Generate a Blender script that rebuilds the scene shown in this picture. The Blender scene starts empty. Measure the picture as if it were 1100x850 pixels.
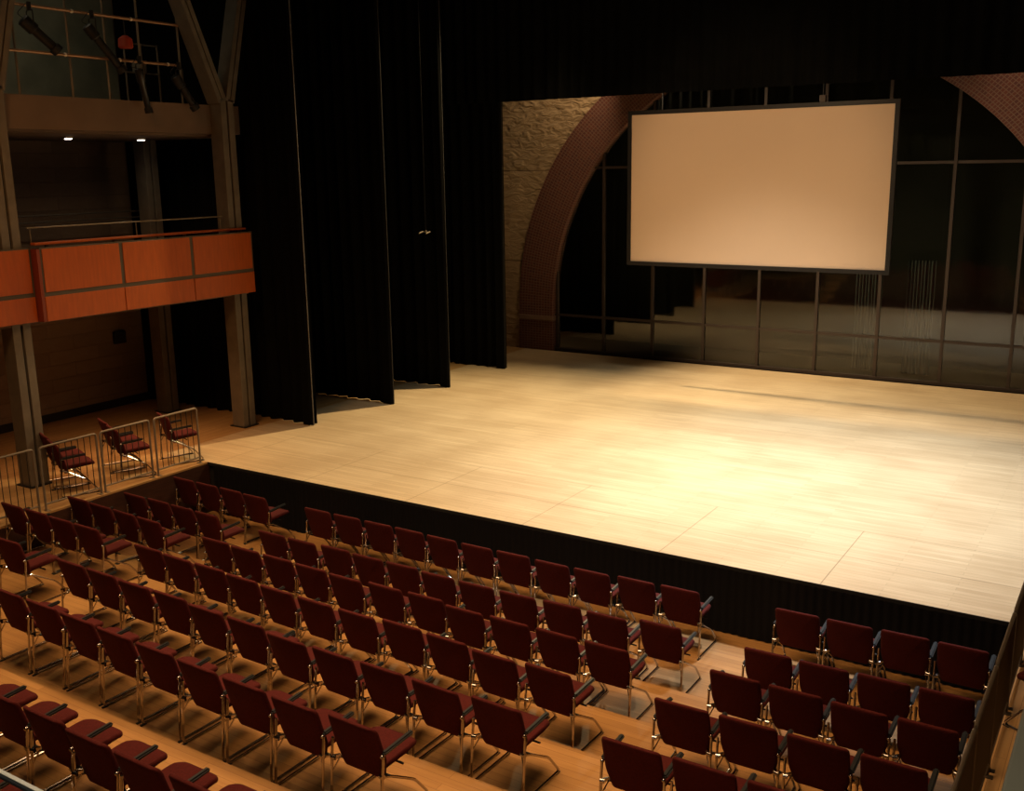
import bpy, bmesh, math, random
from mathutils import Vector, Matrix
random.seed(7)
PI = math.pi
scn = bpy.context.scene
COL = scn.collection
def V(*a): return Vector(a)

# ------------------------------------------------------------------ materials
def mat(name, base, rough=0.6, metal=0.0, noise=None, bump=None, sheen=0.0, spec=0.5, stretch=(1, 1, 1)):
    m = bpy.data.materials.new(name); m.use_nodes = True
    nt = m.node_tree; b = nt.nodes['Principled BSDF']
    b.inputs['Base Color'].default_value = (*base, 1); b.inputs['Roughness'].default_value = rough
    b.inputs['Metallic'].default_value = metal; b.inputs['Specular IOR Level'].default_value = spec
    if sheen:
        b.inputs['Sheen Weight'].default_value = sheen; b.inputs['Sheen Roughness'].default_value = 0.5
        b.inputs['Sheen Tint'].default_value = (*[min(1, c * 4 + .1) for c in base], 1)
    tc = nt.nodes.new('ShaderNodeTexCoord'); mp = nt.nodes.new('ShaderNodeMapping')
    mp.inputs['Scale'].default_value = stretch
    nt.links.new(tc.outputs['Object'], mp.inputs['Vector'])
    if noise:
        sc, amt = noise
        n = nt.nodes.new('ShaderNodeTexNoise'); n.inputs['Scale'].default_value = sc; n.inputs['Detail'].default_value = 4
        nt.links.new(mp.outputs[0], n.inputs['Vector'])
        r = nt.nodes.new('ShaderNodeValToRGB')
        r.color_ramp.elements[0].position = .3; r.color_ramp.elements[1].position = .7
        r.color_ramp.elements[0].color = (*[c * (1 - amt) for c in base], 1)
        r.color_ramp.elements[1].color = (*[min(1, c * (1 + amt)) for c in base], 1)
        nt.links.new(n.outputs['Fac'], r.inputs['Fac']); nt.links.new(r.outputs[0], b.inputs['Base Color'])
    if bump:
        sc, st, dist = bump
        n = nt.nodes.new('ShaderNodeTexNoise'); n.inputs['Scale'].default_value = sc; n.inputs['Detail'].default_value = 5
        nt.links.new(mp.outputs[0], n.inputs['Vector'])
        bp = nt.nodes.new('ShaderNodeBump'); bp.inputs['Strength'].default_value = st; bp.inputs['Distance'].default_value = dist
        nt.links.new(n.outputs['Fac'], bp.inputs['Height']); nt.links.new(bp.outputs[0], b.inputs['Normal'])
    return m

def wood_floor(name, c1, c2, gap, plank_w, plank_l, rough=.42, along='X', seams=None, hue_amt=.5):
    """planks along X or Y, drawn in object (world) space"""
    m = bpy.data.materials.new(name); m.use_nodes = True
    nt = m.node_tree; L = nt.links; b = nt.nodes['Principled BSDF']; b.inputs['Roughness'].default_value = rough
    tc = nt.nodes.new('ShaderNodeTexCoord'); mp = nt.nodes.new('ShaderNodeMapping')
    if along == 'Y': mp.inputs['Rotation'].default_value = (0, 0, PI / 2)
    L.new(tc.outputs['Object'], mp.inputs['Vector'])
    br = nt.nodes.new('ShaderNodeTexBrick'); br.offset = .37; br.inputs['Scale'].default_value = 1
    br.inputs['Brick Width'].default_value = plank_l; br.inputs['Row Height'].default_value = plank_w
    br.inputs['Mortar Size'].default_value = .0018; br.inputs['Mortar Smooth'].default_value = .3
    br.inputs['Color1'].default_value = (*c1, 1); br.inputs['Color2'].default_value = (*c2, 1); br.inputs['Mortar'].default_value = (*gap, 1)
    L.new(mp.outputs[0], br.inputs['Vector'])
    m2 = nt.nodes.new('ShaderNodeMapping'); m2.inputs['Scale'].default_value = (1.2, 18, 18)
    L.new(mp.outputs[0], m2.inputs['Vector'])
    n = nt.nodes.new('ShaderNodeTexNoise'); n.inputs['Scale'].default_value = 1.3; n.inputs['Detail'].default_value = 6
    L.new(m2.outputs[0], n.inputs['Vector'])
    r = nt.nodes.new('ShaderNodeValToRGB'); r.color_ramp.elements[0].position = .3; r.color_ramp.elements[1].position = .75
    r.color_ramp.elements[0].color = (.72, .66, .58, 1); r.color_ramp.elements[1].color = (1, 1, 1, 1)
    L.new(n.outputs['Fac'], r.inputs['Fac'])
    n3 = nt.nodes.new('ShaderNodeTexNoise'); n3.inputs['Scale'].default_value = .9; n3.inputs['Detail'].default_value = 2
    L.new(mp.outputs[0], n3.inputs['Vector'])
    r3 = nt.nodes.new('ShaderNodeValToRGB'); r3.color_ramp.elements[0].color = (.86, .83, .8, 1); r3.color_ramp.elements[1].color = (1, 1, 1, 1)
    r3.color_ramp.elements[0].position = .35; r3.color_ramp.elements[1].position = .6
    L.new(n3.outputs['Fac'], r3.inputs['Fac'])
    mx = nt.nodes.new('ShaderNodeMixRGB'); mx.blend_type = 'MULTIPLY'; mx.inputs[0].default_value = hue_amt
    L.new(br.outputs['Color'], mx.inputs[1]); L.new(r.outputs[0], mx.inputs[2])
    my = nt.nodes.new('ShaderNodeMixRGB'); my.blend_type = 'MULTIPLY'; my.inputs[0].default_value = .8
    L.new(mx.outputs[0], my.inputs[1]); L.new(r3.outputs[0], my.inputs[2])
    out = my.outputs[0]
    if seams:                                    # deck panel joints: big grid lines
        s = nt.nodes.new('ShaderNodeTexBrick'); s.offset = 0; s.inputs['Scale'].default_value = 1
        s.inputs['Brick Width'].default_value = seams[0]; s.inputs['Row Height'].default_value = seams[1]
        s.inputs['Mortar Size'].default_value = .006; s.inputs['Mortar Smooth'].default_value = 0
        s.inputs['Color1'].default_value = (1, 1, 1, 1); s.inputs['Color2'].default_value = (1, 1, 1, 1); s.inputs['Mortar'].default_value = (.45, .4, .35, 1)
        m3 = nt.nodes.new('ShaderNodeMapping'); m3.inputs['Location'].default_value = (0.0, .0, 0)
        L.new(tc.outputs['Object'], m3.inputs['Vector']); L.new(m3.outputs[0], s.inputs['Vector'])
        mz = nt.nodes.new('ShaderNodeMixRGB'); mz.blend_type = 'MULTIPLY'
        # the joints belong to the loose deck panels at the front of the stage only (object-space y < 2)
        sep = nt.nodes.new('ShaderNodeSeparateXYZ'); L.new(tc.outputs['Object'], sep.inputs[0])
        lt = nt.nodes.new('ShaderNodeMath'); lt.operation = 'LESS_THAN'; lt.inputs[1].default_value = 2.02
        L.new(sep.outputs['Y'], lt.inputs[0]); ml = nt.nodes.new('ShaderNodeMath'); ml.operation = 'MULTIPLY'; ml.inputs[1].default_value = .8
        L.new(lt.outputs[0], ml.inputs[0]); L.new(ml.outputs[0], mz.inputs[0])
        L.new(out, mz.inputs[1]); L.new(s.outputs['Color'], mz.inputs[2]); out = mz.outputs[0]
    L.new(out, b.inputs['Base Color'])
    bp = nt.nodes.new('ShaderNodeBump'); bp.inputs['Strength'].default_value = .15; bp.inputs['Distance'].default_value = .002
    L.new(n.outputs['Fac'], bp.inputs['Height']); L.new(bp.outputs[0], b.inputs['Normal'])
    return m

def stone(name, base, joint, bw, bh, bump_scale, bump_dist, axis='X', rough=.85):
    m = bpy.data.materials.new(name); m.use_nodes = True
    nt = m.node_tree; L = nt.links; b = nt.nodes['Principled BSDF']; b.inputs['Roughness'].default_value = rough
    tc = nt.nodes.new('ShaderNodeTexCoord'); sep = nt.nodes.new('ShaderNodeSeparateXYZ'); cmb = nt.nodes.new('ShaderNodeCombineXYZ')
    L.new(tc.outputs['Object'], sep.inputs[0]); L.new(sep.outputs[axis], cmb.inputs[0]); L.new(sep.outputs['Z'], cmb.inputs[1])
    br = nt.nodes.new('ShaderNodeTexBrick'); br.offset = .5; br.inputs['Scale'].default_value = 1
    br.inputs['Brick Width'].default_value = bw; br.inputs['Row Height'].default_value = bh
    br.inputs['Mortar Size'].default_value = .012; br.inputs['Mortar Smooth'].default_value = .2
    br.inputs['Color1'].default_value = (*base, 1); br.inputs['Color2'].default_value = (*[c * .82 for c in base], 1); br.inputs['Mortar'].default_value = (*joint, 1)
    L.new(cmb.outputs[0], br.inputs['Vector'])
    n = nt.nodes.new('ShaderNodeTexNoise'); n.inputs['Scale'].default_value = bump_scale; n.inputs['Detail'].default_value = 7; n.inputs['Distortion'].default_value = .6
    mp = nt.nodes.new('ShaderNodeMapping'); mp.inputs['Scale'].default_value = (1, 1, 2.2)
    L.new(tc.outputs['Object'], mp.inputs['Vector']); L.new(mp.outputs[0], n.inputs['Vector'])
    r = nt.nodes.new('ShaderNodeValToRGB'); r.color_ramp.elements[0].color = (.75, .7, .62, 1); r.color_ramp.elements[1].color = (1.1, 1.1, 1.1, 1)
    L.new(n.outputs['Fac'], r.inputs['Fac'])
    mx = nt.nodes.new('ShaderNodeMixRGB'); mx.blend_type = 'MULTIPLY'; mx.inputs[0].default_value = .7
    L.new(br.outputs['Color'], mx.inputs[1]); L.new(r.outputs[0], mx.inputs[2]); L.new(mx.outputs[0], b.inputs['Base Color'])
    sb = nt.nodes.new('ShaderNodeMath'); sb.operation = 'MULTIPLY_ADD'; sb.inputs[1].default_value = -1.2
    L.new(br.outputs['Fac'], sb.inputs[0]); L.new(n.outputs['Fac'], sb.inputs[2])
    bp = nt.nodes.new('ShaderNodeBump'); bp.inputs['Strength'].default_value = 1; bp.inputs['Distance'].default_value = bump_dist
    L.new(sb.outputs[0], bp.inputs['Height']); L.new(bp.outputs[0], b.inputs['Normal'])
    return m

def brick_uv(name):
    m = bpy.data.materials.new(name); m.use_nodes = True
    nt = m.node_tree; L = nt.links; b = nt.nodes['Principled BSDF']; b.inputs['Roughness'].default_value = .6
    uv = nt.nodes.new('ShaderNodeUVMap'); uv.uv_map = 'UVMap'
    br = nt.nodes.new('ShaderNodeTexBrick'); br.offset = 0; br.inputs['Scale'].default_value = 1
    br.inputs['Brick Width'].default_value = .085; br.inputs['Row Height'].default_value = .07
    br.inputs['Mortar Size'].default_value = .009; br.inputs['Mortar Smooth'].default_value = .2; br.inputs['Bias'].default_value = -.1
    br.inputs['Color1'].default_value = (.17, .052, .034, 1); br.inputs['Color2'].default_value = (.115, .037, .034, 1); br.inputs['Mortar'].default_value = (.22, .14, .105, 1)
    L.new(uv.outputs[0], br.inputs['Vector']); 
    n = nt.nodes.new('ShaderNodeTexNoise'); n.inputs['Scale'].default_value = 9; L.new(uv.outputs[0], n.inputs['Vector'])
    r = nt.nodes.new('ShaderNodeValToRGB'); r.color_ramp.elements[0].color = (.7, .7, .75, 1); r.color_ramp.elements[1].color = (1.15, 1.1, 1, 1)
    L.new(n.outputs['Fac'], r.inputs['Fac'])
    mx = nt.nodes.new('ShaderNodeMixRGB'); mx.blend_type = 'MULTIPLY'; mx.inputs[0].default_value = .8
    L.new(br.outputs['Color'], mx.inputs[1]); L.new(r.outputs[0], mx.inputs[2]); L.new(mx.outputs[0], b.inputs['Base Color'])
    bp = nt.nodes.new('ShaderNodeBump'); bp.inputs['Strength'].default_value = .6; bp.inputs['Distance'].default_value = .01; bp.invert = True
    L.new(br.outputs['Fac'], bp.inputs['Height']); L.new(bp.outputs[0], b.inputs['Normal'])
    return m

def glass_mat(name, tint):
    m = bpy.data.materials.new(name); m.use_nodes = True
    nt = m.node_tree; L = nt.links; nt.nodes.remove(nt.nodes['Principled BSDF']); out = nt.nodes['Material Output']
    f = nt.nodes.new('ShaderNodeFresnel'); f.inputs['IOR'].default_value = 1.85
    t = nt.nodes.new('ShaderNodeBsdfTransparent'); t.inputs[0].default_value = (*tint, 1)
    g = nt.nodes.new('ShaderNodeBsdfGlossy'); g.inputs['Roughness'].default_value = .04
    mx = nt.nodes.new('ShaderNodeMixShader')
    L.new(f.outputs[0], mx.inputs[0]); L.new(t.outputs[0], mx.inputs[1]); L.new(g.outputs[0], mx.inputs[2]); L.new(mx.outputs[0], out.inputs['Surface'])
    return m

def emit(name, col, s):
    m = bpy.data.materials.new(name); m.use_nodes = True
    b = m.node_tree.nodes['Principled BSDF']; b.inputs['Emission Color'].default_value = (*col, 1); b.inputs['Emission Strength'].default_value = s
    return m

M = {}
M['fabric'] = mat('maroon_fabric', (.068, .0072, .0055), .9, noise=(60, .18), bump=(220, .35, .002), sheen=.06, spec=.2)
M['chrome'] = mat('chrome', (.46, .43, .40), .18, 1)
M['black_plastic'] = mat('black_plastic', (.016, .018, .019), .38)
M['dark_metal'] = mat('dark_metal', (.03, .03, .03), .45, .6)
M['maple'] = wood_floor('maple_stage', (.70, .54, .33), (.62, .465, .275), (.36, .26, .14), .085, 1.9, .36, 'X', seams=(2.01, 1.0))
M['maple_seat'] = wood_floor('maple_seating', (.50, .265, .085), (.41, .21, .062), (.2, .09, .025), .09, 1.7, .52, 'X', hue_amt=.75)
M['maple_gallery'] = wood_floor('maple_gallery', (.58, .36, .16), (.50, .30, .12), (.18, .08, .02), .09, 1.7, .38, 'Y', hue_amt=.75)
M['pit_wood'] = mat('pit_wood', (.045, .016, .008), .5, noise=(3, .3), stretch=(1, 1, 6))
M['stone_back'] = stone('split_stone', (.50, .36, .21), (.2, .13, .07), 4.2, 2.33, 3.3, .13, 'X')
M['stone_left'] = stone('stone_courses', (.34, .245, .165), (.29, .205, .14), 1.1, .27, 3.2, .03, 'Y')
M['plaster'] = mat('plaster', (.42, .33, .24), .85, noise=(2, .1))
M['brick'] = brick_uv('arch_brick')
M['impost'] = mat('impost_stone', (.26, .17, .12), .7, noise=(6, .15))
M['black_wall'] = mat('black_wall', (.006, .006, .006), .9, noise=(3, .2))
M['dark_wall'] = mat('dark_wall', (.05, .035, .024), .85, noise=(2, .2))
M['velvet'] = mat('black_velvet', (.0045, .0045, .0042), .95, spec=.05, sheen=.012, noise=(4, .2))
M['hem'] = mat('lit_edge_grey', (.16, .15, .14), .7)  # light on the front curtain's edge, put into the colour
M['lit_edge_dim'] = mat('lit_edge_dark', (.03, .028, .025), .8)  # fainter edge light of the other curtains, put into the colour
M['skirt'] = mat('black_skirt', (.006, .006, .007), .85, spec=.12)
M['screen'] = mat('screen_fabric', (.86, .63, .45), .8, noise=(.6, .02))
M['screen_frame'] = mat('screen_frame', (.012, .010, .010), .5)
M['mullion'] = mat('bronze_mullion', (.055, .038, .03), .5, .2)
M['glass'] = glass_mat('window_glass', (.55, .6, .55))
M['outside'] = mat('night_wall', (.022, .021, .013), .8, noise=(1.5, .2))
M['sheer'] = mat('pale_blind', (.05, .056, .055), .8)
M['steel'] = mat('painted_steel', (.165, .14, .105), .5, .15, noise=(5, .15))
M['rail'] = mat('rail_steel', (.23, .19, .14), .4, .35)
M['rail_dark'] = mat('rail_bronze', (.085, .065, .045), .45, .3)
M['frame_grey'] = mat('frame_grey', (.09, .075, .055), .5, .2)
M['cherry'] = mat('cherry_veneer', (.44, .088, .006), .42, noise=(2.5, .12), stretch=(1, 8, 1))
M['cherry_side'] = mat('cherry_end', (.22, .035, .012), .5)
M['olive'] = mat('olive_acoustic', (.24, .235, .17), .9, noise=(2, .2))
M['beam'] = mat('beam_plaster', (.15, .10, .068), .8, noise=(2, .12))
M['pipe'] = mat('pipe_bronze', (.30, .17, .09), .4, .4)
M['red'] = mat('red_enamel', (.35, .035, .012), .5)
M['grey_board'] = mat('grey_board', (.25, .24, .18), .7, noise=(3, .06))
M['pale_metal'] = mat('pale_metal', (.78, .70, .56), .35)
M['lamp_glow'] = emit('lamp_glow', (1, .93, .8), 14)
M['box_dark'] = mat('box_dark', (.02, .018, .02), .6)

# ------------------------------------------------------------------ mesh helpers
def link(name, bm, m, parent=None, smooth=False):
    me = bpy.data.meshes.new(name); bmesh.ops.recalc_face_normals(bm, faces=bm.faces); bm.to_mesh(me); bm.free()
    me.materials.append(m)
    if smooth:
        for p in me.polygons: p.use_smooth = True
        try: me.set_sharp_from_angle(angle=math.radians(42))
        except Exception: pass
    o = bpy.data.objects.new(name, me); COL.objects.link(o)
    if parent: o.parent = parent
    return o
def box(bm, a, b, bev=0.0):
    c = [(x, y, z) for x in (a[0], b[0]) for y in (a[1], b[1]) for z in (a[2], b[2])]
    v = [bm.verts.new(p) for p in c]
    fs = [bm.faces.new([v[i] for i in f]) for f in ((0, 1, 3, 2), (4, 6, 7, 5), (0, 4, 5, 1), (2, 3, 7, 6), (0, 2, 6, 4), (1, 5, 7, 3))]
    if bev:
        es = list({e for f in fs for e in f.edges})
        bmesh.ops.bevel(bm, geom=es, offset=bev, segments=2, affect='EDGES', profile=.5)
def obb(bm, p0, p1, w, h, up=(0, 0, 1), bev=0.0):
    """bar from p0 to p1 with section w (sideways) x h (along up)"""
    p0, p1, up = Vector(p0), Vector(p1), Vector(up); d = (p1 - p0).normalized(); s = d.cross(up).normalized(); u = s.cross(d)
    v = []
    for p in (p0, p1):
        for a, b in ((-1, -1), (1, -1), (1, 1), (-1, 1)): v.append(bm.verts.new(p + s * a * w / 2 + u * b * h / 2))
    fs = [bm.faces.new([v[i] for i in f]) for f in ((3, 2, 1, 0), (4, 5, 6, 7), (0, 1, 5, 4), (1, 2, 6, 5), (2, 3, 7, 6), (3, 0, 4, 7))]
    if bev: bmesh.ops.bevel(bm, geom=list({e for f in fs for e in f.edges}), offset=bev, segments=2, affect='EDGES')
def fillet(pts, r, n=4):
    out = [Vector(pts[0])]
    for i in range(1, len(pts) - 1):
        a, p, b = Vector(pts[i - 1]), Vector(pts[i]), Vector(pts[i + 1])
        rr = min(r, (a - p).length * .45, (b - p).length * .45)
        s, e = p + (a - p).normalized() * rr, p + (b - p).normalized() * rr
        for k in range(n + 1):
            t = k / n; out.append(s * (1 - t) ** 2 + p * 2 * t * (1 - t) + e * t * t)
    out.append(Vector(pts[-1])); return out
def tube(bm, pts, r, n=8, closed=False):
    pts = [Vector(p) for p in pts]; rings = []; N = len(pts); ref = None
    for i, p in enumerate(pts):
        if closed: d = pts[(i + 1) % N] - pts[i - 1]
        else: d = pts[min(i + 1, N - 1)] - pts[max(i - 1, 0)]
        d.normalize()
        if ref is None: ref = d.orthogonal().normalized()
        ref = (ref - d * ref.dot(d)).normalized(); s = d.cross(ref)
        rr = r[i] if isinstance(r, (list, tuple)) else r
        rings.append([bm.verts.new(p + (ref * math.cos(2 * PI * k / n) + s * math.sin(2 * PI * k / n)) * rr) for k in range(n)])
    for i in range(N if closed else N - 1):
        A, B = rings[i], rings[(i + 1) % N]
        for k in range(n): bm.faces.new((A[k], A[(k + 1) % n], B[(k + 1) % n], B[k]))
    if not closed: bm.faces.new(rings[0][::-1]); bm.faces.new(rings[-1])
def ball(bm, c, r, sx=1, sy=1, sz=1):
    bmesh.ops.create_uvsphere(bm, u_segments=10, v_segments=7, radius=r, matrix=Matrix.Translation(c) @ Matrix.Diagonal((sx, sy, sz, 1)))
def round_outline(pts, r, n=4):
    """pts: list of 2d corner points with per-corner radius list"""
    out = []; N = len(pts)
    for i in range(N):
        p = Vector(pts[i]); a = Vector(pts[i - 1]); b = Vector(pts[(i + 1) % N]); rr = r[i]
        s, e = p + (a - p).normalized() * rr, p + (b - p).normalized() * rr
        for k in range(n + 1):
            t = k / n; out.append(s * (1 - t) ** 2 + p * 2 * t * (1 - t) + e * t * t)
    return out
def cushion(bm, outline, th, edge, fn):
    """rounded slab: outline in 2d (u,v), thickness th along w; fn maps (u,v,w)->Vector"""
    cx = sum(p[0] for p in outline) / len(outline); cy = sum(p[1] for p in outline) / len(outline)
    rad = max((Vector(p) - Vector((cx, cy))).length for p in outline)
    def ring(s, w): return [bm.verts.new(fn(cx + (p[0] - cx) * s, cy + (p[1] - cy) * s, w)) for p in outline]
    prof = [(.45, -1), (.85, -.97)] + [(1 - edge / rad * (1 - math.sin(a)), -math.cos(a)) for a in (.35, .8, 1.2, PI / 2)]
    prof = prof + [(s, -w) for s, w in prof[::-1][1:]]
    rings = [ring(s, w * th / 2) for s, w in prof]; n = len(outline)
    for A, B in zip(rings, rings[1:]):
        for k in range(n): bm.faces.new((A[k], A[(k + 1) % n], B[(k + 1) % n], B[k]))
    for R_, w, flip in ((rings[0], -1, True), (rings[-1], 1, False)):
        c = bm.verts.new(fn(cx, cy, w * th / 2))
        for k in range(n):
            f = (R_[k], R_[(k + 1) % n], c); bm.faces.new(f[::-1] if flip else f)
def tag(o, label=None, cat=None, group=None, kind=None):
    if label: o['label'] = label
    if cat: o['category'] = cat
    if group: o['group'] = group
    if kind: o['kind'] = kind
    return o
def thing(name, loc, label, cat, group=None, rz=0):
    o = bpy.data.objects.new(name, None); COL.objects.link(o); o.empty_display_size = .2
    o.location = loc; o.rotation_euler = (0, 0, rz); return tag(o, label, cat, group)
KIDS = {}
def kids(o): return KIDS.get(o.name) if o.name in KIDS else [c for c in bpy.data.objects if c.parent == o]
def dup(root, loc, rz=0, label=None, group=None):
    r = root.copy(); COL.objects.link(r); r.location = loc; r.rotation_euler = (0, 0, rz)
    if label: r['label'] = label
    if group: r['group'] = group
    for ch in kids(root):
        c = ch.copy(); COL.objects.link(c); c.parent = r
        for g in kids(ch):
            d = g.copy(); COL.objects.link(d); d.parent = c
    return r
def struct(name, bm, m, parent=None, smooth=False):
    o = link(name, bm, m, parent, smooth)
    if not parent: o['kind'] = 'structure'
    return o
def new(): return bmesh.new()

# ------------------------------------------------------------------ key dimensions (metres; stage top = 0)
PIT = -.866
ZR = [-.866, -.866, -.655, -.46, -.285, -.135, -.01, .10]       # floor height of chair rows 1..8
NOSE = [None, None, -1.99, -3.03, -4.02, -5.04, -6.06, -7.38]   # front edge of the riser that carries rows 3..8
XL, XR = -.145, 12.16
YB = 11.95
H_ROOM = 9.6

# ------------------------------------------------------------------ floors
bm = new()
box(bm, (XL, -14, PIT - .3), (XR, .02, PIT))                    # pit floor
struct('floor', bm, M['maple_seat'])
bm = new()
box(bm, (-5.2, -14, -1.2), (XL - .03, 0, 0)); box(bm, (-5.2, 0, -1.2), (-1.2, 12.2, 0)); box(bm, (XL - .029, -14, -.03), (XL, .0, 0))                 # left side gallery at stage level
struct('floor', bm, M['maple_gallery'])
bm = new()
box(bm, (XR + .03, -14, -1.2), (17.2, 12.2, 0)); box(bm, (XR, -14, -.03), (XR + .029, 0, 0))
struct('floor', bm, M['maple_gallery'])
bm = new(); box(bm, (XL - .03, -14, -1.16), (XL, .02, -.03)); struct('trim_1', bm, M['pit_wood'])
bm = new(); box(bm, (XR, -14, -1.16), (XR + .03, .02, -.03)); struct('trim_2', bm, M['pit_wood'])

# seating risers: one platform per row
ords = ['first', 'second', 'third', 'fourth', 'fifth', 'sixth', 'seventh', 'eighth']
lowest = ['lowest', 'second lowest', 'third lowest', 'third highest', 'second highest', 'highest']
for k in range(2, 8):
    yb = NOSE[k + 1] if k + 1 < 8 else -9.6
    bm = new(); box(bm, (XL + .012, yb + .004, PIT), (XR - .012, NOSE[k], ZR[k] - .022))
    box(bm, (XL + .012, yb + .004, ZR[k] - .022), (XR - .012, NOSE[k] + .012, ZR[k]))
    o = link('riser_platform', bm, M['maple_seat'])
    tag(o, 'long maple plank riser platform under the %s row of maroon chairs' % ords[k], 'platform', 'seating risers')

# stage: deck + black pleated skirt
st = thing('stage', (0, 0, PIT), 'wide bright maple stage deck with a black pleated skirt along its front', 'stage')
bm = new(); box(bm, (-1.2, .0, -.045 - PIT), (XR, YB - .06, 0 - PIT)); deck = link('deck', bm, M['maple'], st)
bm = new()
n = 620; pv = []
for i in range(n + 1):
    x = .0 + (XR - .02) * i / n; y = -.03 + .009 * math.sin(i * 1.18) + .004 * math.sin(i * .37)
    pv.append((bm.verts.new((x, y + .012, -.04 - PIT)), bm.verts.new((x, y, .012))))
for a, b in zip(pv, pv[1:]): bm.faces.new((a[0], b[0], b[1], a[1]))
sk = link('skirt', bm, M['skirt'], st, True)
bm = new(); box(bm, (XL, -.008, -.05 - PIT), (XR, .0, -.001 - PIT)); link('front_edge', bm, M['black_wall'], st)
bm = new(); box(bm, (XL, .03, 0.0), (XR, .07, -.05 - PIT)); link('substructure', bm, M['black_wall'], st)

# ------------------------------------------------------------------ room shell
bm = new(); box(bm, (-5.35, -14, -1.2), (-5.1, 2.95, H_ROOM)); struct('wall_left', bm, M['stone_left'])
bm = new(); box(bm, (-5.35, 2.95, -1.2), (-5.1, 12.2, H_ROOM)); struct('wall_left_rear', bm, M['black_wall'])
bm = new(); box(bm, (17.2, -14.2, -1.2), (17.4, 12.2, H_ROOM)); struct('wall_right', bm, M['dark_wall'])
bm = new(); box(bm, (-5.35, -14.2, -1.2), (17.4, -14, H_ROOM)); struct('wall_rear', bm, M['dark_wall'])
bm = new(); box(bm, (-5.35, -14.2, H_ROOM), (17.4, 14.5, H_ROOM + .2)); struct('ceiling', bm, M['black_wall'])
bm = new(); box(bm, (-5.1, -14, 0), (-5.07, 2.9, .16)); struct('baseboard_left', bm, M['box_dark'])

# back wall of stone with an arched opening, the brick ring, the window
AX, AZ, AR = 5.73, 1.13, 6.1                   # arch centre and inner radius
OX, OZ, OR_ = 5.6, .98, 7.0                    # outer line of the brick ring
def arc(cx, cz, r, a0, a1, n): return [(cx + r * math.cos(a0 + (a1 - a0) * i / n), cz + r * math.sin(a0 + (a1 - a0) * i / n)) for i in range(n + 1)]
bm = new()
inner = [(AX - AR - .3, 0)] + arc(AX, AZ, AR + .3, PI, 0, 48) + [(AX + AR + .3, 0)]
# wall as two halves of quads between arch line and the wall's border
T = .5
def wall_faces(y):
    vs_i = [bm.verts.new((x, y, z)) for x, z in inner]
    vs_o = []
    for x, z in inner:
        dx, dz = x - AX, z - 0
        if z <= AZ: X = -5.35 if x < AX else 17.4; vs_o.append(bm.verts.new((X, y, z)))
        else:
            s = min((11.5 if dx > 0 else 11.0) / max(abs(dx), 1e-6), (H_ROOM) / max(dz, 1e-6)); X = AX + dx * s; vs_o.append(bm.verts.new((max(-5.35, min(17.4, X)), y, min(H_ROOM, dz * s))))
    return vs_i, vs_o
f1 = wall_faces(YB); f2 = wall_faces(YB + T)
for (A, B) in (f1, f2):
    for k in range(len(A) - 1): bm.faces.new((A[k], A[k + 1], B[k + 1], B[k]))
for k in range(len(inner) - 1): bm.faces.new((f1[0][k], f1[0][k + 1], f2[0][k + 1], f2[0][k]))
struct('wall_back', bm, M['stone_back'])
# brick ring with uv
bm = new(); uvl = bm.loops.layers.uv.new('UVMap')
path_i = [(AX - AR, 0.0), (AX - AR, .5), (AX - AR, AZ)] + arc(AX, AZ, AR, PI, 0, 72)[1:] + [(AX + AR, .5), (AX + AR, 0)]
path_o = [(AX - AR - 1.04, 0.0), (AX - AR - 1.04, .5), (AX - AR - 1.02, AZ)] + [(2 * 0 + x, z) for x, z in [(AX + (AR + 1.02) * math.cos(t) * (1 - .0 * math.sin(t)), AZ + (AR + 1.02 - .22 * math.sin(t) ** 2) * math.sin(t)) for t in [PI - PI * i / 72 for i in range(1, 73)]]] + [(AX + AR + 1.04, .5), (AX + AR + 1.04, 0)]
# mirrored left/right so both jambs match
s = 0; S = [0]
for a, b in zip(path_i, path_i[1:]): s += math.hypot(b[0] - a[0], b[1] - a[1]) * 1.08; S.append(s)
YF = YB - .05; YI = YB + .22
NR = 4
for k in range(len(path_i) - 1):
    def pt(kk, t, y): return (path_i[kk][0] * (1 - t) + path_o[kk][0] * t, y, path_i[kk][1] * (1 - t) + path_o[kk][1] * t)
    # front face
    q = [bm.verts.new(pt(k, 0, YF)), bm.verts.new(pt(k + 1, 0, YF)), bm.verts.new(pt(k + 1, 1, YF)), bm.verts.new(pt(k, 1, YF))]
    f = bm.faces.new(q)
    for l, uv in zip(f.loops, ((0, S[k]), (0, S[k + 1]), (1.02, S[k + 1]), (1.02, S[k]))): l[uvl].uv = uv
    # soffit (reveal)
    q = [bm.verts.new(pt(k, 0, YI)), bm.verts.new(pt(k + 1, 0, YI)), bm.verts.new(pt(k + 1, 0, YF)), bm.verts.new(pt(k, 0, YF))]
    f = bm.faces.new(q)
    for l, uv in zip(f.loops, ((-.27, S[k]), (-.27, S[k + 1]), (0, S[k + 1]), (0, S[k]))): l[uvl].uv = uv
    q = [bm.verts.new(pt(k, 1, YF)), bm.verts.new(pt(k + 1, 1, YF)), bm.verts.new(pt(k + 1, 1, YB + .01)), bm.verts.new(pt(k, 1, YB + .01))]
    f = bm.faces.new(q)
    for l, uv in zip(f.loops, ((1.02, S[k]), (1.02, S[k + 1]), (1.08, S[k + 1]), (1.08, S[k]))): l[uvl].uv = uv
bmesh.ops.remove_doubles(bm, verts=bm.verts, dist=1e-4)
struct('trim_3', bm, M['brick'])
bm = new()
for x0, x1 in ((AX - AR - 1.05, AX - AR + .02), (AX + AR - .02, AX + AR + 1.05)): box(bm, (x0, YF - .03, .80), (x1, YI, .92), .008)
struct('trim_4', bm, M['impost'])
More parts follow.
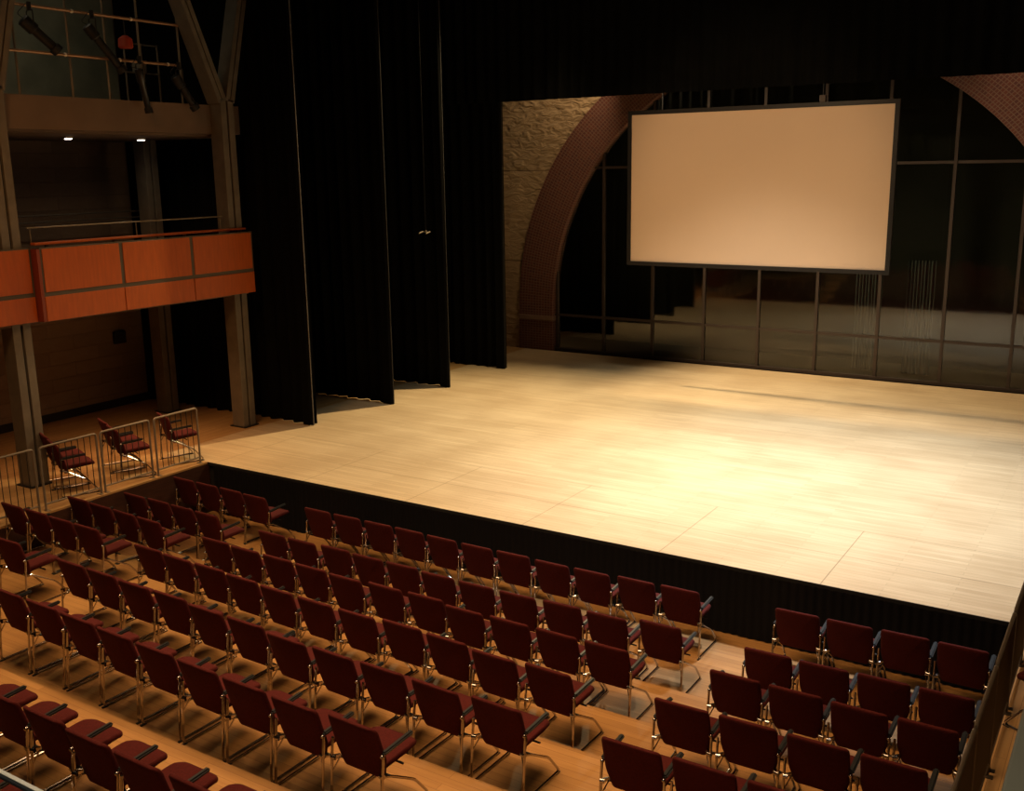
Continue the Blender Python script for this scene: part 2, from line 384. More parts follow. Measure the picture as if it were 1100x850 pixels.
# window
def arch_top(x):
    d = AR * AR - (x - AX) ** 2
    return AZ + math.sqrt(d) if d > 0 else AZ
win = bpy.data.objects.new('window_1', None); COL.objects.link(win); win.location = (0, 0, 0); win['kind'] = 'structure'
YW = YB + .12
mx0, mp = 1.054, 1.356
mull = [mx0 + i * mp for i in range(-1, 9)]
for i, x in enumerate(mull):
    if x < AX - AR + .05 or x > AX + AR - .05: continue
    bm = new(); box(bm, (x - .032, YW - .05, .03), (x + .032, YW + .05, arch_top(x) + .05)); link('mullion', bm, M['mullion'], win)
for z in (.947, 4.71):
    h = math.sqrt(max(AR ** 2 - (z - AZ) ** 2, 0)) if z > AZ else AR
    bm = new(); box(bm, (AX - h, YW - .04, z - .03), (AX + h, YW + .04, z + .03)); link('transom', bm, M['mullion'], win)
bm = new(); box(bm, (AX - AR, YW - .07, 0), (AX + AR, YW + .07, .07)); link('sill', bm, M['mullion'], win)
edges = [AX - AR] + [x for x in mull if AX - AR + .05 < x < AX + AR - .05] + [AX + AR]
zr_ = [.05, .947, 4.71, 99]
for a, b in zip(edges, edges[1:]):
    for z0, z1 in zip(zr_, zr_[1:]):
        n = 8; top = [(a + (b - a) * i / n, min(z1, arch_top(a + (b - a) * i / n))) for i in range(n + 1)]
        top = [(x, max(z, z0 + .001)) for x, z in top]
        if max(z for x, z in top) < z0 + .05: continue
        bm = new(); rows_ = []
        for y in (YW - .004, YW + .004):
            rows_.append(([bm.verts.new((x, y, z0)) for x, z in top], [bm.verts.new((x, y, z)) for x, z in top]))
        for A, B in rows_[:1]:
            for k in range(n): bm.faces.new((A[k], A[k + 1], B[k + 1], B[k]))
        bmesh.ops.delete(bm, geom=[v for v in bm.verts if not v.link_faces], context='VERTS')
        link('pane', bm, M['glass'], win)
bm = new(); box(bm, (-5.35, 14.3, -.3), (17.4, 14.5, H_ROOM)); struct('wall_outside', bm, M['outside'])
bm = new(); box(bm, (-5.35, YB + .2, -.3), (17.4, 14.4, -.02)); struct('floor', bm, M['outside'])
def pleats(x0, x1, y, z0, z1, amp, pitch, thick=0.0, seed=0, flare=.0, seg=6, low=None):
    """hanging pleated cloth in the XZ plane"""
    rr = random.Random(seed); bm = new(); n = max(8, int((x1 - x0) / pitch * seg)); hz = 8; grid = []
    ph = [rr.uniform(0, 6.28) for _ in range(4)]
    for j in range(hz + 1):
        t = j / hz; row = []
        for i in range(n + 1):
            u = i / n; x = x0 + (x1 - x0) * u
            a = amp * (1 - .35 * t)
            yy = y + a * math.sin(2 * PI * (x - x0) / pitch + ph[0] + .6 * math.sin(x * 2.1 + ph[1])) + a * .5 * math.sin(2 * PI * (x - x0) / pitch * .43 + ph[2])
            z = z0 + (z1 - z0) * t
            if j == 0: z += .006 * (1 + math.sin(x * 3.3 + ph[3]))
            row.append(bm.verts.new((x, yy, z)))
        grid.append(row)
    for A, B in zip(grid, grid[1:]):
        for i in range(n): bm.faces.new((A[i], A[i + 1], B[i + 1], B[i]))
    return bm
for x0, x1, lab in ((7.15, 7.75, 'pale vertical blind behind the window glass, left of the other one'), (8.25, 8.85, 'pale vertical blind behind the window glass, nearer the right arch foot')):
    bm = pleats(x0, x1, 12.75, .05, 2.6, .016, .07, seed=int(x0 * 10)); o = link('window_blind', bm, M['sheer'], None, True)
    tag(o, lab, 'blind', 'pale blinds behind the glass')

# ------------------------------------------------------------------ stage curtains
cur = [(-5.06, -.33, 2.78), (-4.9, -.12, 4.93), (-4.9, -.06, 6.83), (-4.9, -.13, 9.22)]
clab = ['black velvet wing curtain nearest the audience, beside the steel column', 'black velvet wing curtain, second from the audience, its hem on bright boards',
        'black velvet wing curtain, third from the audience, just past the hanging microphone', 'rearmost black velvet wing curtain, edge against the stone wall and brick arch']
for k, (x0, x1, y) in enumerate(cur):
    root = thing('wing_curtain', ((x0 + x1) / 2, y, 0), clab[k], 'curtain', 'wing curtains at the left of the stage')
    xc = (x0 + x1) / 2
    bm = pleats(x0 - xc, x1 - xc, 0, .002, H_ROOM - .1, .05, .31, seed=20 + k); link('drape', bm, M['velvet'], root, True)
    bm = new()                                     # the folded-back leading edge
    pts = [(x1 - xc, .0), (x1 - xc + .018, -.03), (x1 - xc + .012, -.07), (x1 - xc - .02, -.10), (x1 - xc - .10, -.085), (x1 - xc - .2, -.105)]
    prev = None
    for j in range(9):
        z = .012 + (H_ROOM - .12) * j / 8; cur_ = [bm.verts.new((px, py + .01 * math.sin(z * .9), z)) for px, py in pts]
        if prev:
            for i in range(len(pts) - 1): bm.faces.new((prev[i], prev[i + 1], cur_[i + 1], cur_[i]))
        prev = cur_
    link('folded_edge', bm, M['velvet'], root, True)
    bm = new(); tube(bm, [(x1 - xc + .022, -.05, .02), (x1 - xc + .022, -.05, H_ROOM - .15)], .009, 6); hm = link('lit_edge_strip', bm, M['hem'] if k == 0 else M['lit_edge_dim'], root, True)  # added strip, its paler colour stands for light caught on the edge
    if k == 0: hm['label'] = 'pale grey strip painting the light along the leading edge'
bl = ['black border drape just above the screen and the brick arch']
for k, (y, z0) in enumerate(((8.9, 6.18),)):
    bm = pleats(-4.8, 16.6, y, z0, H_ROOM - .05, .04, .3, seed=50 + k)
    for v in bm.verts:
        if v.co.z < z0 + .05: v.co.z = z0
    o = link('border_drape', bm, M['velvet'], None, True); tag(o, bl[k], 'curtain')

# ------------------------------------------------------------------ projection screen
SY = 9.35
sx0, sx1, sz0, sz1 = 3.11, 8.51, 2.69, 5.79
scr = thing('projection_screen', ((sx0 + sx1) / 2, SY, sz0), 'large blank cream projection screen in a black frame hanging over the stage', 'screen')
hw = (sx1 - sx0) / 2; hh = sz1 - sz0
bm = new(); box(bm, (-hw, -.012, 0), (hw, .0, hh)); link('screen_surface', bm, M['screen'], scr)
bm = new()
fw = .085
box(bm, (-hw - fw, -.035, -fw), (hw + fw, .03, 0)); box(bm, (-hw - fw, -.035, hh), (hw + fw, .03, hh + fw))
box(bm, (-hw - fw, -.035, 0), (-hw, .03, hh)); box(bm, (hw, -.035, 0), (hw + fw, .03, hh)); link('frame', bm, M['screen_frame'], scr)
bm = new(); box(bm, (-hw, .002, 0), (hw, .028, hh)); link('backing', bm, M['screen_frame'], scr)
for x in (-2.0, 1.35):
    bm = new(); tube(bm, [(x, 0, hh + fw - .02), (x, 0, H_ROOM - sz0 - .02)], .012, 6); link('hanging_cable', bm, M['dark_metal'], scr)
bm = new(); box(bm, (1.29, -.05, hh + fw), (1.41, .04, hh + fw + .13), .01); link('hoist_bracket', bm, M['mullion'], scr)

# hanging microphone pair
mc = thing('hanging_microphone', (.25, 5.7, 3.45), 'small microphone pair on a crossbar hanging on a thin cable before the black curtains', 'microphone')
bm = new(); tube(bm, [(0, 0, .02), (.0, 0, H_ROOM - 3.5)], .005, 6); link('cable', bm, M['dark_metal'], mc)
bm = new(); tube(bm, [(-.10, 0, .03), (.10, 0, .03)], .009, 6); box(bm, (-.02, -.015, .02), (.02, .015, .06), .004); link('crossbar', bm, M['rail'], mc)
for s_ in (-1, 1):
    bm = new(); tube(bm, [(s_ * .09, .03, .035), (s_ * .09, -.09, .01)], .014, 8); ball(bm, V(s_ * .09, -.1, .008), .016); link('capsule', bm, M['rail'], mc)

# ------------------------------------------------------------------ chairs
def make_chair():
    root = thing('stacking_chair', (0, 0, 0), 'maroon stacking chair', 'chair')
    fx = .256
    # backrest
    ol = round_outline([(-.241, .50), (.241, .50), (.243, .16), (.196, .0), (-.196, .0), (-.243, .16)], [.055, .055, .05, .03, .03, .05], 5)
    tilt = math.radians(15.5)
    def bf(u, v, w):
        y = .122 - v * math.sin(tilt) + w + .72 * (u * u) - .020 - .05 * max(0, v - .3) ** 1.5; z = .352 + v * math.cos(tilt); return V(u, y, z)
    bm = new(); cushion(bm, ol, .042, .02, bf); link('backrest', bm, M['fabric'], root, True)
    # seat
    ol = round_outline([(-.205, .09), (.205, .09), (.222, .40), (.19, .545), (-.19, .545), (-.222, .40)][::-1], [.06, .06, .06, .03, .03, .06], 5)
    def sf(u, v, w): return V(u, v, .44 + w + .03 * (v - .09) / .45 - .35 * max(0, v - .45) + .10 * u * u)
    bm = new(); cushion(bm, ol, .052, .024, sf); link('seat', bm, M['fabric'], root, True)
    for s_ in (-1, 1):
        x = s_ * fx
        bm = new()
        p = fillet([(x, .055, .585), (x, .035, .40), (x, .0, .013), (x, .56, .013), (x, .40, .215), (x - s_ * .01, .13, .385), (x - s_ * .012, .06, .41)], .045, 4)
        tube(bm, p, .0115, 8); link('side_frame', bm, M['chrome'], root, True)
        bm = new(); obb(bm, (x, .04, .425), (x - s_ * .045, .085, .43), .02, .03, bev=.003); tube(bm, [(x - s_ * .03, .045, .425), (x + s_ * .007, .036, .425)], .021, 10)
        tube(bm, [(x - s_ * .002, .02, .30), (x - s_ * .05, .07, .42)], .006, 6); link('hinge_bracket', bm, M['chrome'], root, True)
        bm = new(); obb(bm, (x, -.02, .006), (x, .04, .006), .024, .012, bev=.002); link('foot_pad', bm, M['black_plastic'], root); bm = new(); obb(bm, (x, .50, .006), (x, .56, .006), .024, .012, bev=.002); link('foot_pad', bm, M['black_plastic'], root)
    bm = new(); tube(bm, [(-fx, .12, .395), (fx, .12, .395)], .010, 8); tube(bm, [(-.235, .30, .335 + .06), (.235, .30, .395)], .009, 8)
    obb(bm, (-.16, .1, .408), (-.16, .48, .43), .03, .012); obb(bm, (.16, .1, .408), (.16, .48, .43), .03, .012); link('seat_support', bm, M['dark_metal'], root)
    return root
def add_arm(root, s_):
    x = s_ * .249
    bm = new()
    obb(bm, (x, .06, .604), (x, .40, .622), .044, .032, bev=.011); a = link('armrest', bm, M['black_plastic'], root, True)
    bm = new(); tube(bm, fillet([(s_ * .256, .05, .57), (x, .05, .592), (x, .13, .592), (x, .30, .602)], .02, 3), .0115, 8); ball(bm, V(s_ * .250, .046, .588), .016); link('arm_bracket', bm, M['chrome'], a, True)
    return a
base = make_chair(); add_arm(base, 1)
KIDS[base.name] = [c for c in bpy.data.objects if c.parent == base]
for k_ in KIDS[base.name]: KIDS[k_.name] = [c for c in bpy.data.objects if c.parent == k_]
both = dup(base, (0, 0, 0)); add_arm(both, -1)
KIDS[both.name] = [c for c in bpy.data.objects if c.parent == both]
for k_ in KIDS[both.name]: KIDS[k_.name] = [c for c in bpy.data.objects if c.parent == k_]
used = {base.name: False, both.name: False}
def place(proto, loc, rz, label, group):
    if not used[proto.name]:
        used[proto.name] = True; proto.location = loc; proto.rotation_euler = (0, 0, rz); proto['label'] = label; proto['group'] = group; return proto
    return dup(proto, loc, rz, label, group)
num = ['first', 'second', 'third', 'fourth', 'fifth', 'sixth', 'seventh', 'eighth', 'ninth', 'tenth', 'eleventh']
rowname = ['front', 'second', 'third', 'fourth', 'fifth', 'sixth', 'seventh', 'eighth']
DY = .045    # back top sits this far behind the rear feet
rj = random.Random(3)
def row(block, n, xs, y0, dy, ys=None):
    cnt = len(xs)
    for i, x in enumerate(xs):
        y = y0 + dy * i + (ys[i] if ys else rj.uniform(-.012, .012))
        a = math.atan2(dy, .56) * .8 + rj.uniform(-.012, .012)
        if i == 0: pos = 'leftmost'
        elif i == cnt - 1: pos = 'rightmost'
        else: pos = '%s from the left' % num[i]
        lab = 'maroon padded chair, %s in the %s row of the %s block' % (pos, rowname[n], block)
        if block == 'left' and cnt == 1: lab = 'maroon padded chair at the left picture edge, only one showing of the fifth row there'
        if n == 7: lab = 'maroon padded chair at the bottom left corner, half hidden behind the balcony rail'
        place(both if i == 0 else base, (x + .234, y + DY, ZR[n]), a, lab, 'chairs in the %s row of the %s block' % (rowname[n], block))
row('left', 0, [-.09 + .55 * i for i in range(4)], -.81, -.020)
row('left', 1, [-.09 + .55 * i for i in range(4)], -1.75, -.020)
row('left', 2, [-.09 + .55 * i for i in range(4)], -2.70, -.030)
row('left', 3, [-.09 + .55 * i for i in range(4)], -3.68, -.014)
row('left', 4, [1.60], -4.78, 0)
def xs(x0, p, n, res=None): return [x0 + p * i + (res[i] if res else 0) for i in range(n)]
row('middle', 0, xs(2.84, .560, 11, [0, 0, .01, -.01, -.01, 0, -.01, .01, 0, .01, 0]), -.90, -.002, [.01, .01, .01, .01, -.01, -.02, -.01, -.03, -.02, .02, .04])
row('middle', 1, xs(2.96, .564, 11, [.01, 0, 0, 0, -.01, -.01, -.01, 0, 0, 0, .03]), -1.93, .001, [.01, 0, .03, 0, 0, -.03, -.04, -.04, -.01, -.02, .07])
row('middle', 2, xs(2.96, .560, 11), -2.89, -.009, [.02, 0, 0, -.01, -.03, .01, .03, -.03, -.01, 0, .01])
row('middle', 3, xs(2.86, .563, 11, [.01, .01, 0, -.005, -.005, 0, .01, 0, 0, .01, .01]), -3.83, -.018, [.02, 0, .01, -.01, -.03, -.03, -.02, .03, .02, -.02, .02])
row('middle', 4, xs(2.87, .571, 11, [.02, -.01, 0, -.01, 0, -.01, .01, 0, -.01, 0, .02]), -4.84, -.018, [0, .01, 0, .02, -.01, 0, -.04, -.02, 0, 0, .04])
row('middle', 5, xs(3.39, .573, 9), -5.87, -.017, [0, .01, .01, 0, 0, -.01, -.01, -.01, .03])
row('middle', 6, xs(4.96, .556, 6), -7.23, -.007, [0, 0, .01, -.01, -.01, .01])
row('middle', 7, [6.28], -8.16, 0)
row('right', 0, xs(9.79, .557, 4), -.83, .009)
row('right', 1, xs(9.82, .555, 4), -1.90, .012)
row('right', 2, xs(9.84, .554, 4), -2.91, .003)
row('right', 3, xs(9.76, .560, 4), -3.95, .009)
row('right', 4, xs(9.79, .562, 4), -4.97, .010)
# chairs on the side galleries, turned towards the stage
gl = [(-.76, -2.37, 'maroon padded chair behind the railing, right of the left steel column, nearer the rail'),
      (-1.275, -2.165, 'maroon padded chair right of the left steel column, farther from the rail'),
      (-.73, -1.35, 'maroon padded chair behind the middle railing panel, nearer the rail'),
      (-1.26, -1.13, 'maroon padded chair behind the middle railing panel, farther from the rail'),
      (-.73, -.38, 'single maroon padded chair on the left gallery closest to the stage')]
for x, y, lab in gl:
    place(both, (x, y, 0), -math.radians(21), lab, 'chairs on the left side gallery')
place(both, (12.85, -2.25, 0), math.radians(62), 'maroon padded chair beyond the right railing, cut by the picture edge', 'chair on the right side gallery')

# ------------------------------------------------------------------ crowd railings along both pit edges
def railing(x, y0, y1, label, group, hr=.957, nb=None, mat_=None):
    L_ = y1 - y0; root = thing('railing_panel', (x, (y0 + y1) / 2, 0), label, 'railing', group); h = L_ / 2; mm = mat_ or M['rail']
    bm = new(); tube(bm, fillet([(0, -h, .0), (0, -h, hr - .017), (0, h, hr - .017), (0, h, .0)], .05, 4), .017, 8); link('frame', bm, mm, root, True)
    bm = new(); tube(bm, [(0, -h, .10), (0, h, .10)], .014, 8); link('bottom_rail', bm, mm, root, True)
    nb = nb or max(4, int(round(L_ / .105)) - 1)
    for i in range(nb):
        yy = -h + L_ * (i + 1) / (nb + 1)
        bm = new(); tube(bm, [(0, yy, .10), (0, yy, hr - .02)], .006, 6); link('baluster', bm, mat_ or M['dark_metal'], root, True)
    for s_ in (-1, 1):
        bm = new(); obb(bm, (-.05, s_ * (h - .02), .004), (.05, s_ * (h - .02), .004), .05, .008); link('foot_plate', bm, mm, root)
    return root
lr = ['gallery railing panel at the corner of the stage, left side', 'left gallery railing panel, second from the stage corner', 'left gallery railing panel, third from the stage corner, right of the steel column', 'left gallery railing panel at the picture edge, in front of the steel column']
for (y0, y1), lab in zip(((-.95, -.10), (-1.93, -1.05), (-2.92, -2.00), (-3.93, -3.02)), lr): railing(XL - .065, y0, y1, lab, 'railings on the left pit edge')
rr_ = ['right railing panel furthest from the camera, alongside the stage', 'right railing panel at the stage front corner', 'right railing panel beside the front two rows', 'right railing panel beside the third row of the right block', 'right railing panel beside the fourth row of the right block', 'nearest right railing panel, at the bottom picture edge']
for (y0, y1), lab in zip(((.13, 1.13), (-.92, .08), (-1.93, -.97), (-3.03, -1.99), (-4.08, -3.09), (-5.16, -4.14)), rr_): railing(XR + .065, y0, y1, lab, 'railings on the right pit edge', nb=19, mat_=M['rail_dark'])

# ------------------------------------------------------------------ left gallery: steel Y columns
def column(x, y, label, top=8.9, z_split=6.0, spread=True, wid=.30):
    root = thing('steel_column', (x, y, 0), label, 'column', 'steel columns of the left gallery')
    w = wid
    for s_ in (-1, 1):
        bm = new(); zt = z_split if spread else top
        box(bm, (-.15, s_ * .02 if s_ > 0 else -w / 2, 0), (.15, w / 2 if s_ > 0 else -.02, zt), .006); link('flange', bm, M['steel'], root)
    bm = new(); box(bm, (-.10, -.02, 0), (.10, .02, z_split if spread else top)); link('web', bm, M['dark_metal'], root)
    bm = new(); box(bm, (-.2, -w / 2 - .03, 0), (.2, w / 2 + .03, .02)); link('base_plate', bm, M['dark_metal'], root)
    if spread:
        for s_, dy in ((-1, -.42), (1, .26)):
            k = (H_ROOM - .05 - z_split)
            p0 = V(0, s_ * w / 4 + s_ * .01, z_split - .05); p1 = V(0, s_ * w / 4 + dy * k, z_split + k)
            d = (p1 - p0).normalized(); u = V(1, 0, 0).cross(d).normalized()
            for q in (-1, 1):
                bm = new(); obb(bm, p0 + u * q * .055, p1 + u * q * .055, .09, .3, up=(1, 0, 0), bev=.004); link('branch', bm, M['steel'], root)
            bm = new(); obb(bm, p0, p1, .03, .2, up=(1, 0, 0)); link('branch_web', bm, M['dark_metal'], root)
    return root
column(-1.50, 2.10, 'forked steel column at the stage end of the left gallery')
column(-1.56, -2.22, 'forked steel column by the left picture edge')
column(-3.8, 2.2, 'plain steel column in the shade behind the gallery, near the black curtain', top=5.4, spread=False, wid=.30)

# mezzanine slab and balcony front
bm = new(); box(bm, (-5.1, -9, 2.50), (-1.42, 2.36, 2.66)); struct('floor', bm, M['beam'])
bf = thing('balcony', (-1.42, .2, 2.55), 'balcony front of orange wood panels with handrail above the left gallery', 'balcony')
bf.location = (0, 0, 0)
def fascia(x, y0, y1, th=.05):
    h = (y1 - y0) / 2; yc = (y0 + y1) / 2
    bm = new(); box(bm, (x - th - .02, y0, 2.92), (x - .012, y1, 2.995)); box(bm, (x - th - .02, y0, 2.995), (x - .012, y0 + .05, 3.625)); box(bm, (x - th - .02, y1 - .05, 2.995), (x - .012, y1, 3.625)); box(bm, (x - th - .02, y0, 3.625), (x - .004, y1, 3.66)); fr = link('panel_frame', bm, M['frame_grey'], bf)
    bm = new(); box(bm, (x - th, y0 + .035, 2.99), (x, y1 - .035, 3.64), .004); link('upper_board', bm, M['cherry'], fr)
    bm = new(); box(bm, (x - th, y0 + .008, 2.55), (x, y1 - .008, 2.925), .004); link('lower_board', bm, M['cherry'], fr)
fascia(-1.2, -1.92, -.50); fascia(-1.2, -.50, .93); fascia(-1.2, .93, 2.34); fascia(-1.325, -3.45, -1.985)
bm = new(); box(bm, (-1.36, -1.975, 2.55), (-1.2, -1.925, 3.64)); link('end_board', bm, M['cherry_side'], bf)
bm = new(); box(bm, (-1.42, -1.92, 3.69), (-1.30, 2.3, 3.73), .008); hr_ = link('handrail', bm, M['cherry'], bf)
for y in (-1.7, -.5, .93, 2.2):
    bm = new(); box(bm, (-1.38, y - .02, 2.66), (-1.34, y + .02, 3.69)); link('handrail_post', bm, M['steel'], hr_)
bm = new(); tube(bm, [(-1.42, -1.95, 3.95), (-1.42, 1.85, 3.95)], .012, 8); gr_ = link('guard_rail', bm, M['rail'], bf, True)
for y in (-1.9, .0, 1.8):
    bm = new(); tube(bm, [(-1.42, y, 3.95), (-1.42, y, 3.69)], .008, 6); link('guard_post', bm, M['rail'], gr_)
rt = thing('wall_rail', (-4.5, 0, 2.66), 'faint double pipe rail in front of the dark stone wall on the balcony', 'rail')
for z in (1.22, 1.34):
    bm = new(); tube(bm, fillet([(0, -2, z), (0, 2.7, z), (0, 2.7, .0)], .05, 3), .014, 6); link('pipe', bm, M['steel'], rt, True)
bm = new(); box(bm, (-5.09, 2.0, 1.31), (-5.0, 2.26, 1.56), .01); o = link('wall_box', bm, M['box_dark']); tag(o, 'small dark square box fixed to the stone wall under the balcony', 'wall box')

# upper technical gallery
bm = new(); box(bm, (-5.1, -9, 5.36), (-1.75, 2.62, 5.46)); box(bm, (-1.78, -9, 5.40), (-1.62, 2.62, 5.90)); struct('trim_5', bm, M['beam'])
bm = new(); box(bm, (-5.09, -9, 5.9), (-5.05, 2.7, H_ROOM)); struct('trim_6', bm, M['olive'])
for y, x, lab in ((.01, -3.0, 'small glowing downlight under the upper gallery, left one'), (1.50, -3.0, 'small glowing downlight under the upper gallery beside the rear column')):
    r_ = thing('downlight', (x, y, 5.36), lab, 'downlight', 'downlights under the upper gallery')
    bm = new(); tube(bm, [(0, 0, 0), (0, 0, -.035)], .085, 16); link('housing', bm, M['pale_metal'], r_, True)
    bm = new(); tube(bm, [(0, 0, -.034), (0, 0, -.045)], .06, 16); link('lens', bm, M['lamp_glow'], r_)
def pipe_rail(z, y0, y1, label):
    r_ = thing('pipe_rail', (-1.66, y0, z), label, 'rail', 'bronze pipe rails of the upper gallery')
    bm = new(); tube(bm, [(0, 0, 0), (0, y1 - y0, 0)], .024, 8); link('pipe', bm, M['pipe'], r_, True)
    for t in (.3, .62, .93):
        bm = new(); ball(bm, V(.0, (y1 - y0) * t, .0), .032); link('coupling', bm, M['pale_metal'], r_, True)
pipe_rail(6.53, -1.75, 1.35, 'lower bronze pipe rail above the upper gallery beam')
pipe_rail(7.19, -1.65, 1.75, 'upper bronze pipe rail where the stage lights hang')
uprights = [-1.62, -.72, -.05, .60, 1.42]
pl = ['left', 'second', 'middle', 'fourth', 'right']
for y, l in zip(uprights, pl):
    bm = new(); tube(bm, [(-1.70, y, 5.9), (-1.70, y, 8.3)], .018, 6); o = link('rail_post', bm, M['steel']); tag(o, '%s thin upright post of the upper gallery pipe rails' % l if l != 'left' else 'leftmost thin upright post of the upper gallery pipe rails', 'post', 'posts on the upper gallery')
def stage_light(loc, rx, rz, label, L_=.42, r=.085):
    r_ = thing('stage_light', loc, label, 'stage light', 'stage lights on the upper gallery', rz)
    R_ = Matrix.Rotation(rx, 4, 'X')
    def T(p): return R_ @ Vector(p) + V(0, 0, -.32)
    bm = new(); tube(bm, [T((0, -.16, 0)), T((0, -.14, 0)), T((0, .05, 0)), T((0, .07, 0)), T((0, L_, 0)), T((0, L_ + .01, 0))], [r * .8, r * 1.15, r * 1.15, r * .85, r * .8, r * .78], 14); b_ = link('lamp_body', bm, M['black_plastic'], r_, True)
    bm = new(); tube(bm, [T((0, L_ - .02, 0)), T((0, L_ + .07, 0))], r * 1.1, 14); link('lens_ring', bm, M['black_plastic'], b_, True)
    bm = new(); tube(bm, fillet([T((-.13, 0, 0)), (-.13, 0, -.08), (.13, 0, -.08), T((.13, 0, 0))], .04, 3), .010, 6); link('yoke', bm, M['dark_metal'], r_, True)
    bm = new(); box(bm, (-.02, -.03, -.09), (.02, .03, .035), .005); link('clamp', bm, M['dark_metal'], r_)
    bm = new(); tube(bm, fillet([T((0, -.15, .02)), (.05, -.2, -.15), (.02, -.05, .0)], .08, 5), .006, 6); link('power_cord', bm, M['dark_metal'], r_, True)
stage_light((-1.55, -1.42, 7.19), math.radians(-42), math.radians(-15), 'black stage light hanging at the far upper left, tilted down')
stage_light((-1.55, -.36, 7.19), math.radians(-52), math.radians(-15), 'long black stage light on the upper pipe, second from the left', .62, .075)
stage_light((-1.42, .36, 6.56), math.radians(-80), math.radians(-10), 'black stage light hanging nearly straight down from the lower pipe', .48, .06)
stage_light((-1.50, 1.22, 6.53), math.radians(-58), math.radians(-15), 'black stage light by the fork of the right steel column', .42, .075)
rd = thing('red_lantern', (-1.72, .36, 6.86), 'small red enamel work lamp hanging among the upper gallery rails', 'lamp')
bm = new(); tube(bm, [(0, 0, -.13), (0, 0, -.11), (0, 0, .02), (0, 0, .07)], [.10, .12, .11, .04], 14); link('shade', bm, M['red'], rd, True)
bm = new(); tube(bm, [(0, 0, .06), (0, 0, .33)], .008, 6); link('stem', bm, M['dark_metal'], rd)
rk = thing('equipment_rack', (-2.6, 1.35, 5.46), 'dark pipe framed equipment rack standing on the upper gallery before the black curtain', 'rack')
for y in (-.35, .0, .35):
    bm = new(); tube(bm, [(0, y, 0), (0, y, 1.5)], .016, 6); link('upright', bm, M['steel'], rk)
for z in (.5, 1.0, 1.48):
    bm = new(); tube(bm, [(0, -.35, z), (0, .35, z)], .014, 6); link('crossbar', bm, M['steel'], rk)
bm = new(); box(bm, (-.5, -.3, .02), (-.05, .3, .46), .01); link('amplifier_case', bm, M['box_dark'], rk)
bm = new(); box(bm, (-.3, .02, 1.02), (-.02, .12, 1.22), .008); link('switch_box', bm, M['steel'], rk)

# ------------------------------------------------------------------ near the camera: rail of the rear balcony and grey board
rl = thing('balcony_rail', (9.6, -10.14, 3.59), 'black balcony rail with a pale top edge at the bottom left picture corner', 'rail')
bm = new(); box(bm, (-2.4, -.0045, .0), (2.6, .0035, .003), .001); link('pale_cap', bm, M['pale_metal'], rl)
bm = new(); box(bm, (-2.4, -.009, -.008), (2.6, .0035, -.0005), .002); link('rail_body', bm, M['black_plastic'], rl)
bm = new(); box(bm, (12.80, -10.2, 3.44), (13.75, -8.3, 3.5), .006); box(bm, (12.9, -10.1, 0), (13.0, -10.0, 3.44)); box(bm, (13.55, -10.1, 0), (13.65, -10.0, 3.44)); box(bm, (12.9, -8.5, 0), (13.0, -8.4, 3.44)); box(bm, (13.55, -8.5, 0), (13.65, -8.4, 3.44))
o = link('grey_desk', bm, M['grey_board']); tag(o, 'flat grey desk top at the bottom right picture corner', 'desk')

# ------------------------------------------------------------------ light
def spot(loc, tgt, w, col, ang, blend=.6, size=.25):
    l = bpy.data.lights.new('stage_or_fill_spot', 'SPOT'); l.energy = w; l.color = col; l.spot_size = math.radians(ang); l.spot_blend = blend; l.shadow_soft_size = size
    o = bpy.data.objects.new('spot_lamp', l); COL.objects.link(o); o.location = loc
    o.rotation_euler = (Vector(tgt) - Vector(loc)).to_track_quat('-Z', 'Y').to_euler(); return o
def area(loc, tgt, w, col, sx, sy, spread=180):
    l = bpy.data.lights.new('house_or_fill_light', 'AREA'); l.shape = 'RECTANGLE'; l.size = sx; l.size_y = sy; l.spread = math.radians(spread); l.energy = w; l.color = col
    o = bpy.data.objects.new('house_or_fill_lamp', l); COL.objects.link(o); o.location = loc
    o.rotation_euler = (Vector(tgt) - Vector(loc)).to_track_quat('-Z', 'Y').to_euler(); return o
W_ = (1, .90, .70); WW = (1, .62, .32); WO = (1, .50, .22)
spot((9.6, 3.2, 9.2), (9.6, 3.5, 0), 5900, (.95, 1, 1.10), 74, 1.0, .3)
spot((6.4, 5.0, 9.2), (6.2, 5.0, 0), 3600, (1, .94, .78), 86, 1.0, .3)
spot((1.8, 8.3, 9.2), (1.4, 3.6, 0), 4000, (1, .75, .40), 84, .9, .12)
spot((-.2, 9.33, 8.8), (9.8, 9.35, 0), 8500, (1, .76, .46), 68, .9, .2)
spot((1.6, 10.9, 8.2), (-1.7, 11.8, 3.6), 260, (1, .70, .40), 80, .8, .1)
spot((9.9, 10.9, 8.2), (11.2, 11.9, 5.0), 90, (1, .66, .42), 75, .8, .1)
spot((5.8, -1.5, 7.9), (5.8, 9.35, 4.5), 1150, (1, .66, .36), 36, .7, .2)  # added front fill to brighten the screen, no known fixture
area((6.3, -4.5, 9.3), (6.3, -4.0, 0), 430, WW, 9, 4, 90)
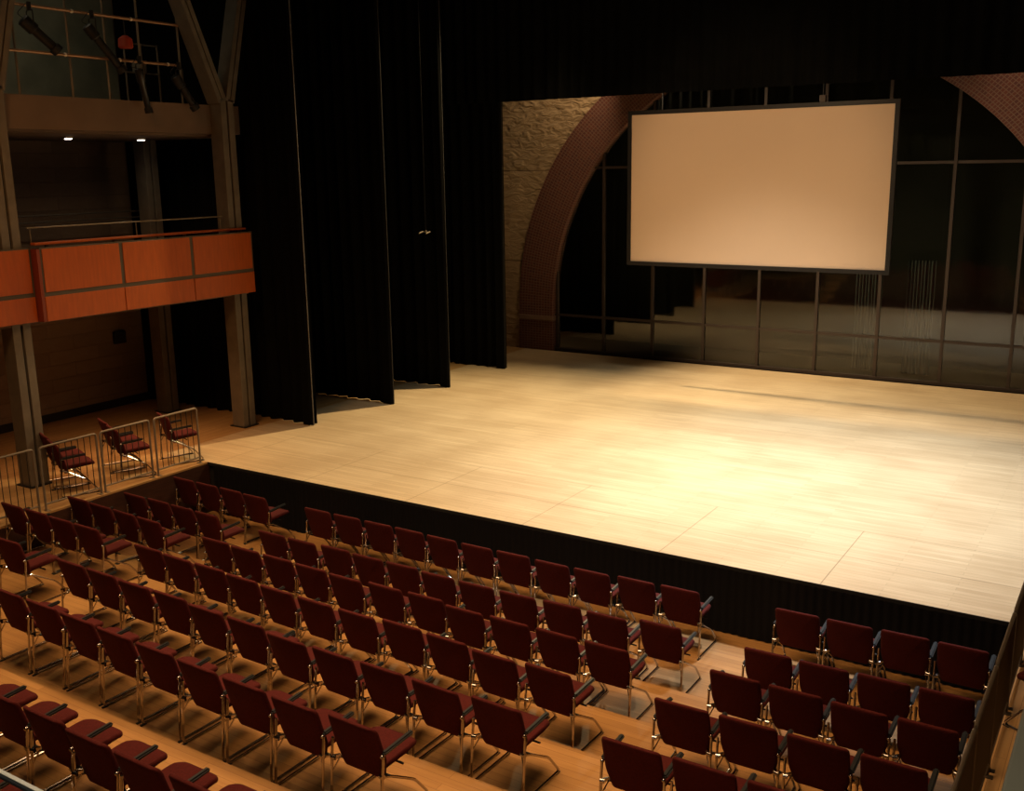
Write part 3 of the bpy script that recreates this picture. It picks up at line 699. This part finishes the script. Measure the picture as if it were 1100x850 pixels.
area((-1.7, -.5, 2.44), (-1.9, -.5, 0), 42, WO, 2.6, 3.6, 120)  # fill added under the mezzanine to brighten the gallery floor
area((3.0, -5.5, 8.5), (-1.5, .2, 2.6), 19, (1, .46, .15), 2, 2, 60)
area((-3.0, -1.0, 9.3), (-3.6, 0, 6), 20, (1, .88, .60), 1.5, 4, 140)  # fill added to lift the dark upper gallery wall
spot((-3, .01, 5.29), (-3, .01, 0), 14, (1, .72, .45), 150, .9, .06)
spot((-3, 1.5, 5.29), (-3, 1.5, 0), 14, (1, .72, .45), 150, .9, .06)
area((11.6, -11.4, 6.6), (11.6, -10, 3.5), 24, (1, .88, .68), 3, .4, 100)  # unseen lamp added to brighten the near balcony rail

wd = bpy.data.worlds.new('world'); scn.world = wd; wd.use_nodes = True
wd.node_tree.nodes['Background'].inputs[0].default_value = (.02, .018, .015, 1); wd.node_tree.nodes['Background'].inputs[1].default_value = 0.0

# ------------------------------------------------------------------ camera
def cam_matrix(yaw, pitch, roll, loc):
    y, p, r = map(math.radians, (yaw, pitch, roll))
    fwd = V(-math.sin(y) * math.cos(p), math.cos(y) * math.cos(p), -math.sin(p)); right = V(math.cos(y), math.sin(y), 0); up = right.cross(fwd)
    r2 = math.cos(r) * right + math.sin(r) * up; u2 = -math.sin(r) * right + math.cos(r) * up; b = -fwd
    return Matrix(((r2.x, u2.x, b.x, loc[0]), (r2.y, u2.y, b.y, loc[1]), (r2.z, u2.z, b.z, loc[2]), (0, 0, 0, 1)))
cd = bpy.data.cameras.new('camera'); cam = bpy.data.objects.new('camera', cd); COL.objects.link(cam)
cam.matrix_world = cam_matrix(32.4769, 12.522, -.8836, (12.9542, -11.0787, 4.6951))
cd.sensor_fit = 'HORIZONTAL'; cd.sensor_width = 36; cd.lens = 1092.666 / 1100 * 36; cd.clip_start = .05; cd.clip_end = 100
scn.camera = cam
vs = scn.view_settings; vs.view_transform = 'Standard'; vs.look = 'None'; vs.gamma = 1; vs.use_curve_mapping = False; vs.exposure = 0
